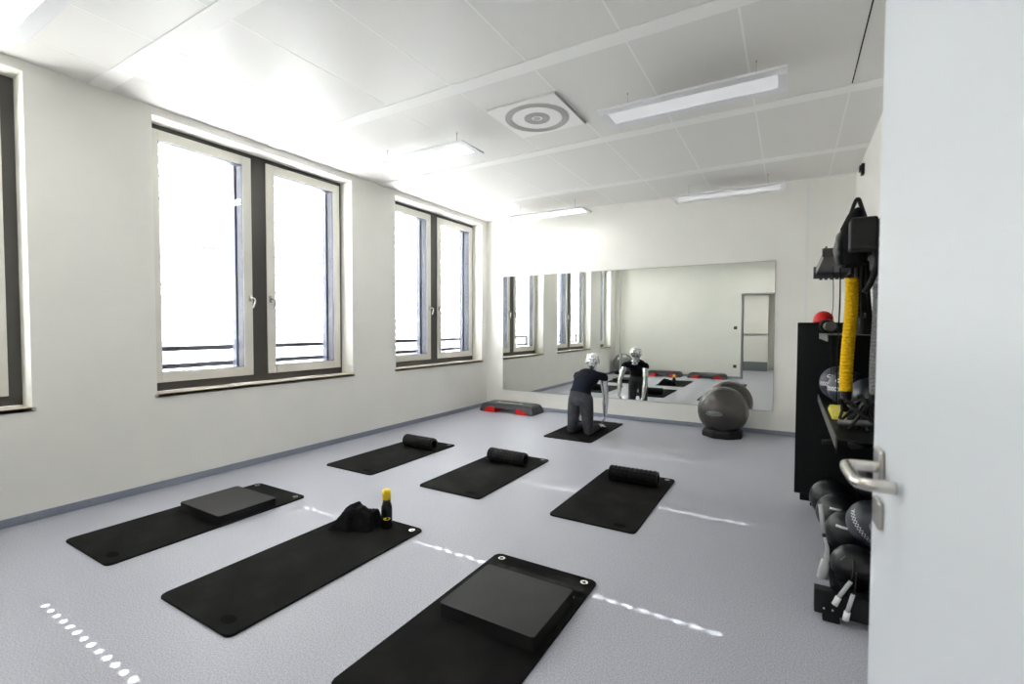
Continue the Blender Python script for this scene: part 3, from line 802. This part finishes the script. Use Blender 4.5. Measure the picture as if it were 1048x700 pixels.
# red half dome on the upper shelf
bm = B(); lathe(bm, [(.062, 0), (.066, .012)] + [(.066 * math.cos(a), .012 + .06 * math.sin(a)) for a in [i * PI / 2 / 10 for i in range(1, 10)]] + [(.004, .0725)], n=36)
for f in bm.faces: f.smooth = True
rd = obj('balance_dome', bm, 'red'); rd.location = (.222, 4.37, 1.464 - .084)
tag(rd, 'small red rubber dome on the upper rack shelf', 'dome')
rd.location = (.222, 4.43, 1.462); rd.scale = (1.05, 1, 1.25)

# wheel roller with grip lying on the upper shelf
wl = thing('abdominal_roller', 'black abdominal roller with thick grip lying on the upper rack shelf', 'roller', (.235, 4.10, 1.38))
def cyl_y(bm, y0, y1, r0, r1, x=0, z=0, n=28): loft(bm, [((x, y0, z), (r0, 0, 0), (0, 0, r0)), ((x, y1, z), (r1, 0, 0), (0, 0, r1))], n)
bm = B(); cyl_y(bm, .07, .12, .052, .052, z=.052); cyl_y(bm, .055, .07, .04, .052, z=.052); cyl_y(bm, .12, .135, .052, .04, z=.052); obj('wheel', bm, 'rubber', wl)
bm = B(); cyl_y(bm, -.25, .055, .03, .03, z=.052); cyl_y(bm, -.27, -.25, .034, .034, z=.052); obj('grip', bm, 'rackgrey', wl)
bm = B(); cyl_y(bm, -.18, -.165, .033, .033, z=.052); obj('band', bm, 'chrome', wl)
# more black gear on the upper shelf
gb = B(); rrect(gb, -.09, .09, -.22, .22, 0, .13, .05, bev=.03)
g1 = obj('storage_bag', gb, 'rubber'); g1.location = (.43, 3.75, 1.381); tag(g1, 'black padded gear bag on the upper rack shelf behind the tubes', 'bag')

# yellow and grey covered resistance tubes
def covered(x, y, ztop, zbot, key, label, lean, pale):
    t = thing('resistance_tube', label, 'resistance tube', (x, y, ztop), group='cloth covered hanging tubes')
    h = ztop - zbot
    pts = [(lean * (k / 12), 0, -h * k / 12) for k in range(13)]
    bm = B(); n = 22; seg = 96; rings = []
    for i in range(seg + 1):
        f_ = i / seg; z_ = -h * f_; xx = lean * f_ + .004 * math.sin(f_ * 6)
        rings.append([bm.verts.new((xx + (.029 + .0045 * ((i * 7 + k * 5) % 3) * .6) * math.cos(2 * PI * k / n), (.029 + .0045 * ((i * 5 + k * 3) % 3) * .6) * math.sin(2 * PI * k / n), z_)) for k in range(n)])
    for i in range(seg):
        for k in range(n): bm.faces.new((rings[i][k], rings[i][(k + 1) % n], rings[i + 1][(k + 1) % n], rings[i + 1][k]))
    bm.faces.new(rings[0][::-1]); bm.faces.new(rings[-1])
    obj('fabric_cover', bm, key, t)
    bm = B(); tube(bm, [(0, 0, .02), (0, 0, .115)], .010, 8); obj('hanging_loop', bm, 'rubber', t)
    bm = B(); tube(bm, [(lean, 0, -h + .01), (lean, 0, -h - .13)], [.030, .026], 14); obj('cuff', bm, 'rubber', t)
    for s in (-1, 1):
        bm = B(); tube(bm, curve_pts([(lean, 0, -h - .12), (lean + s * .035, -.01, -h - .19), (lean + s * .065, -.02, -h - .30)]), .009, 8)
        q = obj('strap', bm, 'rubber', t)
        bm = B(); tube(bm, [(lean + s * .065 - .05, -.02, -h - .315), (lean + s * .065 + .05, -.02, -h - .30)], .015, 12); obj('grip', bm, 'rubber' if not pale else 'rackgrey', q)
covered(.308, 3.42, 1.715, 1.045, 'yellow', 'yellow cloth-covered resistance tube hanging from the rack', -.015, False)
covered(.437, 3.42, 1.715, 1.035, 'grey_ch', 'grey cloth-covered resistance tube hanging next to the door edge', .0, False)

# folded yellow band on the middle shelf
bm = B(); rrect(bm, -.045, .045, -.18, .18, 0, .022, .015, bev=.004); rrect(bm, -.04, .04, -.16, .15, .022, .042, .015, bev=.004)
yb = obj('folded_band', bm, 'yellowf'); yb.location = (.262, 3.42, .886); tag(yb, 'folded pale yellow exercise band on the middle rack shelf', 'exercise band')
yb.location.x = .265; yb.location.y = 3.50
# thin cords hanging in front of the rack
for x, y, z0, z1, rr, lb in ((.245, 3.9, 1.84, 1.0, .0025, 'thin dark cord hanging left of the yellow tube'), (.27, 3.72, 1.84, .60, .004, 'thicker black cord hanging beside the yellow tube')):
    bm = B(); tube(bm, curve_pts([(x, y, z0), (x + .004, y, z0 - .25), (x - .004, y - .01, (z0 + z1) / 2), (x + .003, y - .01, z1)]), rr, 8)
    ob = obj('hanging_cord', bm, 'rubber'); tag(ob, lb, 'cord')
# dark band bundle hanging right of the yellow tube
hb = thing('band_bundle', 'black elastic bands hanging in a bundle between the yellow and grey tubes', 'elastic bands', (.375, 3.62, 1.83))
for k in range(5):
    bm = B(); dx = -.022 + .011 * k
    tube(bm, curve_pts([(dx, 0, 0), (dx * 1.3, .01 * (k % 2), -.15), (dx * 1.6 + .004 * k, .0, -.32 - .02 * k)]), [.013] * 13, 8)
    obj('elastic_band', bm, 'rubber', hb)
# handles and straps heaped on the middle shelf edge
sb = thing('strap_bundle', 'tangled black straps with grips spilling over the middle rack shelf', 'straps', (.345, 3.10, .888))
for k in range(9):
    bm = B(); a = random.uniform(-.1, .1); yy = random.uniform(-.18, .25)
    tube(bm, curve_pts([(a, yy, .012), (a * .5 + random.uniform(-.06, .06), yy + .05, .07 + .03 * random.random()), (random.uniform(-.1, .08), yy - .05, .12 + .05 * random.random()), (random.uniform(-.1, .12), yy - .1, .02)]), .008, 8)
    obj('strap', bm, 'rubber', sb)
bm = B(); tube(bm, [(-.115, -.10, .035), (.03, -.22, .065)], .015, 12); obj('grip', bm, 'rackgrey', sb)

# bags on the top shelf
def blob(name, parts, key, vox=.008, it=6):
    bm = B()
    for p in parts: p(bm)
    o_ = obj(name, bm, key); return o_, vox, it
bag = thing('carry_bag', 'upright black bag with pointed strap hanging at the top of the rack', 'bag', (.288, 3.12, 1.755))
bm = B(); loft(bm, [((0, 0, .0), (.055, 0, 0), (0, .13, 0)), ((-.005, 0, .10), (.062, 0, 0), (0, .14, 0)), ((-.01, 0, .20), (.055, 0, 0), (0, .12, 0)), ((0, 0, .27), (.035, 0, 0), (0, .09, 0)), ((.01, 0, .30), (.015, 0, 0), (0, .04, 0))], 20)
obj('bag_body', bm, 'cloth', bag)
bm = B(); loft(bm, [((-.055, .02, -.0), (.02, 0, 0), (0, .07, 0)), ((-.07, .02, .09), (.025, 0, 0), (0, .085, 0)), ((-.062, .02, .17), (.02, 0, 0), (0, .07, 0)), ((-.045, .02, .20), (.01, 0, 0), (0, .04, 0))], 16); obj('side_pocket', bm, 'ballblack', bag)
bm = B(); tube(bm, curve_pts([(-.03, -.02, .24), (-.005, -.02, .33), (.01, -.02, .345), (.022, -.02, .31), (.045, -.03, .23), (.07, -.04, .16)]), .010, 10); obj('shoulder_strap', bm, 'rubber', bag)
rb = thing('round_bag', 'large round black bag hanging at the rack top behind the door edge', 'bag', (.49, 3.02, 1.76))
bm = B(); sphere(bm, (0, 0, .125), 1, .105, .24, .125, seg=32, ring=20); obj('bag_body', bm, 'cloth', rb)
bm = B(); box(bm, -.115, -.085, -.12, .04, .03, .22, .01); obj('front_pocket', bm, 'ballblack', rb)
bm = B(); tube(bm, curve_pts([(-.11, -.05, .2), (-.135, -.06, .08), (-.12, -.05, -.0), (-.145, -.05, -.11), (-.17, -.05, -.16)]), .014, 10); obj('dangling_strap', bm, 'rubber', rb)
bx = B(); box(bx, -.055, .055, -.055, .055, 0, .16, .012); bo = obj('gear_box', bx, 'rubber'); bo.location = (.30, 2.90, 1.80); tag(bo, 'small black case hanging in front of the bags at the rack top', 'case')

# skipping ropes
rp = thing('skipping_rope', 'bundle of pale skipping rope handles and clear rope at the rack foot', 'skipping rope', (.17, 2.86, .15))
bm = B(); tube(bm, curve_pts([(.0, .0, .20), (.012, -.01, .14), (.006, -.01, .06), (-.004, -.02, .01)]), [.008] * 4 + [.010] * 4 + [.013] * 4 + [.017] * 7, 12); obj('rope_hank', bm, 'greyp', rp)
bm = B(); tube(bm, [(-.02, .02, .36), (-.004, .01, .22)], [.010, .012], 12); obj('handle', bm, 'greyp', rp)
bm = B(); loft(bm, [((.0, -.02, .10), (.012, 0, 0), (0, .012, 0)), ((-.004, -.02, .05), (.020, 0, 0), (0, .018, 0)), ((-.006, -.02, .0), (.026, 0, 0), (0, .024, 0))], 14); obj('tassel', bm, 'greyp', rp)
for (x, y, z, dx, lb) in ((.265, 2.675, .235, -.045, 'pale grey skipping rope handle tilted over the rack foot, upper one'), (.272, 2.645, .19, -.02, 'pale grey skipping rope handle hanging lowest in front of the rack foot')):
    t = thing('rope_handle', lb, 'rope handle', (x, y, z), group='loose rope handles')
    bm = B(); tube(bm, [(0, 0, 0), (dx, -.005, -.085)], .009, 12); obj('shaft', bm, 'greyp', t)
    bm = B(); tube(bm, [(dx, -.005, -.085), (dx * 1.35, -.007, -.125)], [.013, .013], 12); obj('grip_end', bm, 'lampframe', t)
    bm = B(); tube(bm, curve_pts([(0, 0, 0), (.012, .03, .035), (.02, .10, .06), (.03, .16, .02)]), .003, 6); obj('cord', bm, 'rubber', t)

# small fixtures
def fixture(loc, dims, name, label, cat):
    t = thing(name, label, cat, loc)
    x, y, z = dims; bm = B(); box(bm, -x, x, -y, y, -z, z, .002); obj('plate', bm, 'plug', t); return t
t = fixture((-1.31, YB + .006, 1.415), (.042, .006, .042), 'light_switch', 'black light switch on the rear wall, seen in the mirror', 'switch')
bm = B(); box(bm, -.02, .02, .005, .009, -.02, .02, .002); obj('rocker', bm, 'rackgrey', t)
t = fixture((-1.31, YB + .006, .345), (.042, .006, .042), 'wall_socket', 'black wall socket below the switch on the rear wall, seen in the mirror', 'socket')
bm = B(); lathe(bm, [(.022, .0), (.022, .004)], n=20); bmesh.ops.transform(bm, matrix=Matrix.Translation((0, .005, 0)) @ Matrix.Rotation(-PI / 2, 4, 'X'), verts=bm.verts); obj('socket_ring', bm, 'rackgrey', t)
t = thing('wall_bracket', 'small black bracket high on the right wall near the ceiling', 'bracket', (XR, 6.40, 3.08))
bm = B(); box(bm, -.03, 0, -.035, .035, 0, .12, .004); obj('plate', bm, 'plug', t)
bm = B(); box(bm, -.05, -.028, -.08, .0, .03, .09, .004); obj('hook', bm, 'plug', t)

# ------------------------------------------------------------------ outside
bm = B(); box(bm, -140, -5.6, -80, 120, -6.2, -6); gd = struct('ground', bm, 'street')
bd_ = thing('building', 'pale building with window rows across the street behind the middle window', 'building', (-16, 0, -6))
def bpart(name, bm, m, par=None): return obj(name, local(bm, (-16, 0, -6)), m, par or bd_)
bm = B(); box(bm, -26, -16, -22, 13.4, -6, 6.05); bpart('wall', bm, 'facade')
for z0, z1 in ((5.78, 5.92), (5.0, 5.18), (3.95, 4.02), (2.60, 2.78), (2.2, 2.3), (.2, .3)):
    bm = B(); box(bm, -16, -15.85, -22, 13.4, z0, z1); bpart('cornice', bm, 'facband')
for zr in (3.1, 1.0, -1.6):
    y = -.5
    while y < 12.6:
        bm = B(); box(bm, -16.0, -15.97, y, y + .8, zr, zr + 1.25); wf = bpart('window', bm, 'facwin')
        bm = B(); box(bm, -15.97, -15.95, y + .38, y + .42, zr, zr + 1.25); bpart('mullion', bm, 'facade', wf)
        y += 2.1
fb = thing('building', 'tiny distant building behind the farthest window', 'building', (-36, 40, -6))
bm = B(); box(bm, -2.6, 2.6, -2, 2, 0, 8.2); obj('wall', bm, 'facband', fb)
bm = B()
for z in (7.6, 6.9, 6.2): box(bm, -2.4, 2.4, -2.03, -2.0, z - .15, z + .1)
obj('window_band', bm, 'facwin', fb)

# ------------------------------------------------------------------ light
w = bpy.data.worlds.new('sky'); S.world = w; w.use_nodes = True
bg = w.node_tree.nodes['Background']; bg.inputs['Color'].default_value = (.975, .98, 1.0, 1); bg.inputs['Strength'].default_value = WORLD = 7.5
sl = bpy.data.lights.new('sun', 'SUN'); sl.energy = 26; sl.angle = math.radians(.36); sl.color = (1, .97, .92)
so = bpy.data.objects.new('sun', sl); COL.objects.link(so)
so.rotation_euler = Vector((-1, 0, .64)).to_track_quat('Z', 'Y').to_euler(); so.location = (-12, 3, 8)
for a, b, k in WIN:                      # sky portals: guide the sampling of daylight through each opening
    al = bpy.data.lights.new('window_daylight', 'AREA'); al.shape = 'RECTANGLE'; al.size = b - a; al.size_y = ZT - ZS; al.cycles.is_portal = True
    ao = bpy.data.objects.new('window_daylight', al); COL.objects.link(ao); ao.location = (-5.14, (a + b) / 2, (ZS + ZT) / 2)
    ao.rotation_euler = Vector((-1, 0, 0)).to_track_quat('Z', 'Y').to_euler()

# ------------------------------------------------------------------ camera
cam = bpy.data.cameras.new('camera'); co = bpy.data.objects.new('camera', cam); COL.objects.link(co); S.camera = co
Y_, P_, R_ = math.radians(-30.504), math.radians(-1.816), math.radians(-.156)
f = Vector((math.sin(Y_) * math.cos(P_), math.cos(Y_) * math.cos(P_), math.sin(P_)))
r0 = Vector((math.cos(Y_), -math.sin(Y_), 0)); d0 = f.cross(r0)
r1 = r0 * math.cos(R_) + d0 * math.sin(R_); d1 = d0 * math.cos(R_) - r0 * math.sin(R_)
co.matrix_world = Matrix.Translation((0, 0, EYE)) @ Matrix(((r1.x, -d1.x, -f.x), (r1.y, -d1.y, -f.y), (r1.z, -d1.z, -f.z))).to_4x4()
cam.sensor_width = 36; cam.lens = 36 * 483.2 / 1048; cam.clip_start = .02; cam.clip_end = 400
cam.dof.use_dof = True; cam.dof.focus_distance = 4.5; cam.dof.aperture_fstop = 3.2

S.view_settings.view_transform = 'Standard'; S.view_settings.look = 'None'
S.view_settings.exposure = 1.26; S.view_settings.gamma = 1; S.view_settings.use_curve_mapping = False
S.cycles.use_denoising = True; S.cycles.max_bounces = 10; S.cycles.diffuse_bounces = 6; S.cycles.transparent_max_bounces = 12
S.cycles.sample_clamp_indirect = 12; S.cycles.caustics_reflective = False; S.cycles.caustics_refractive = False
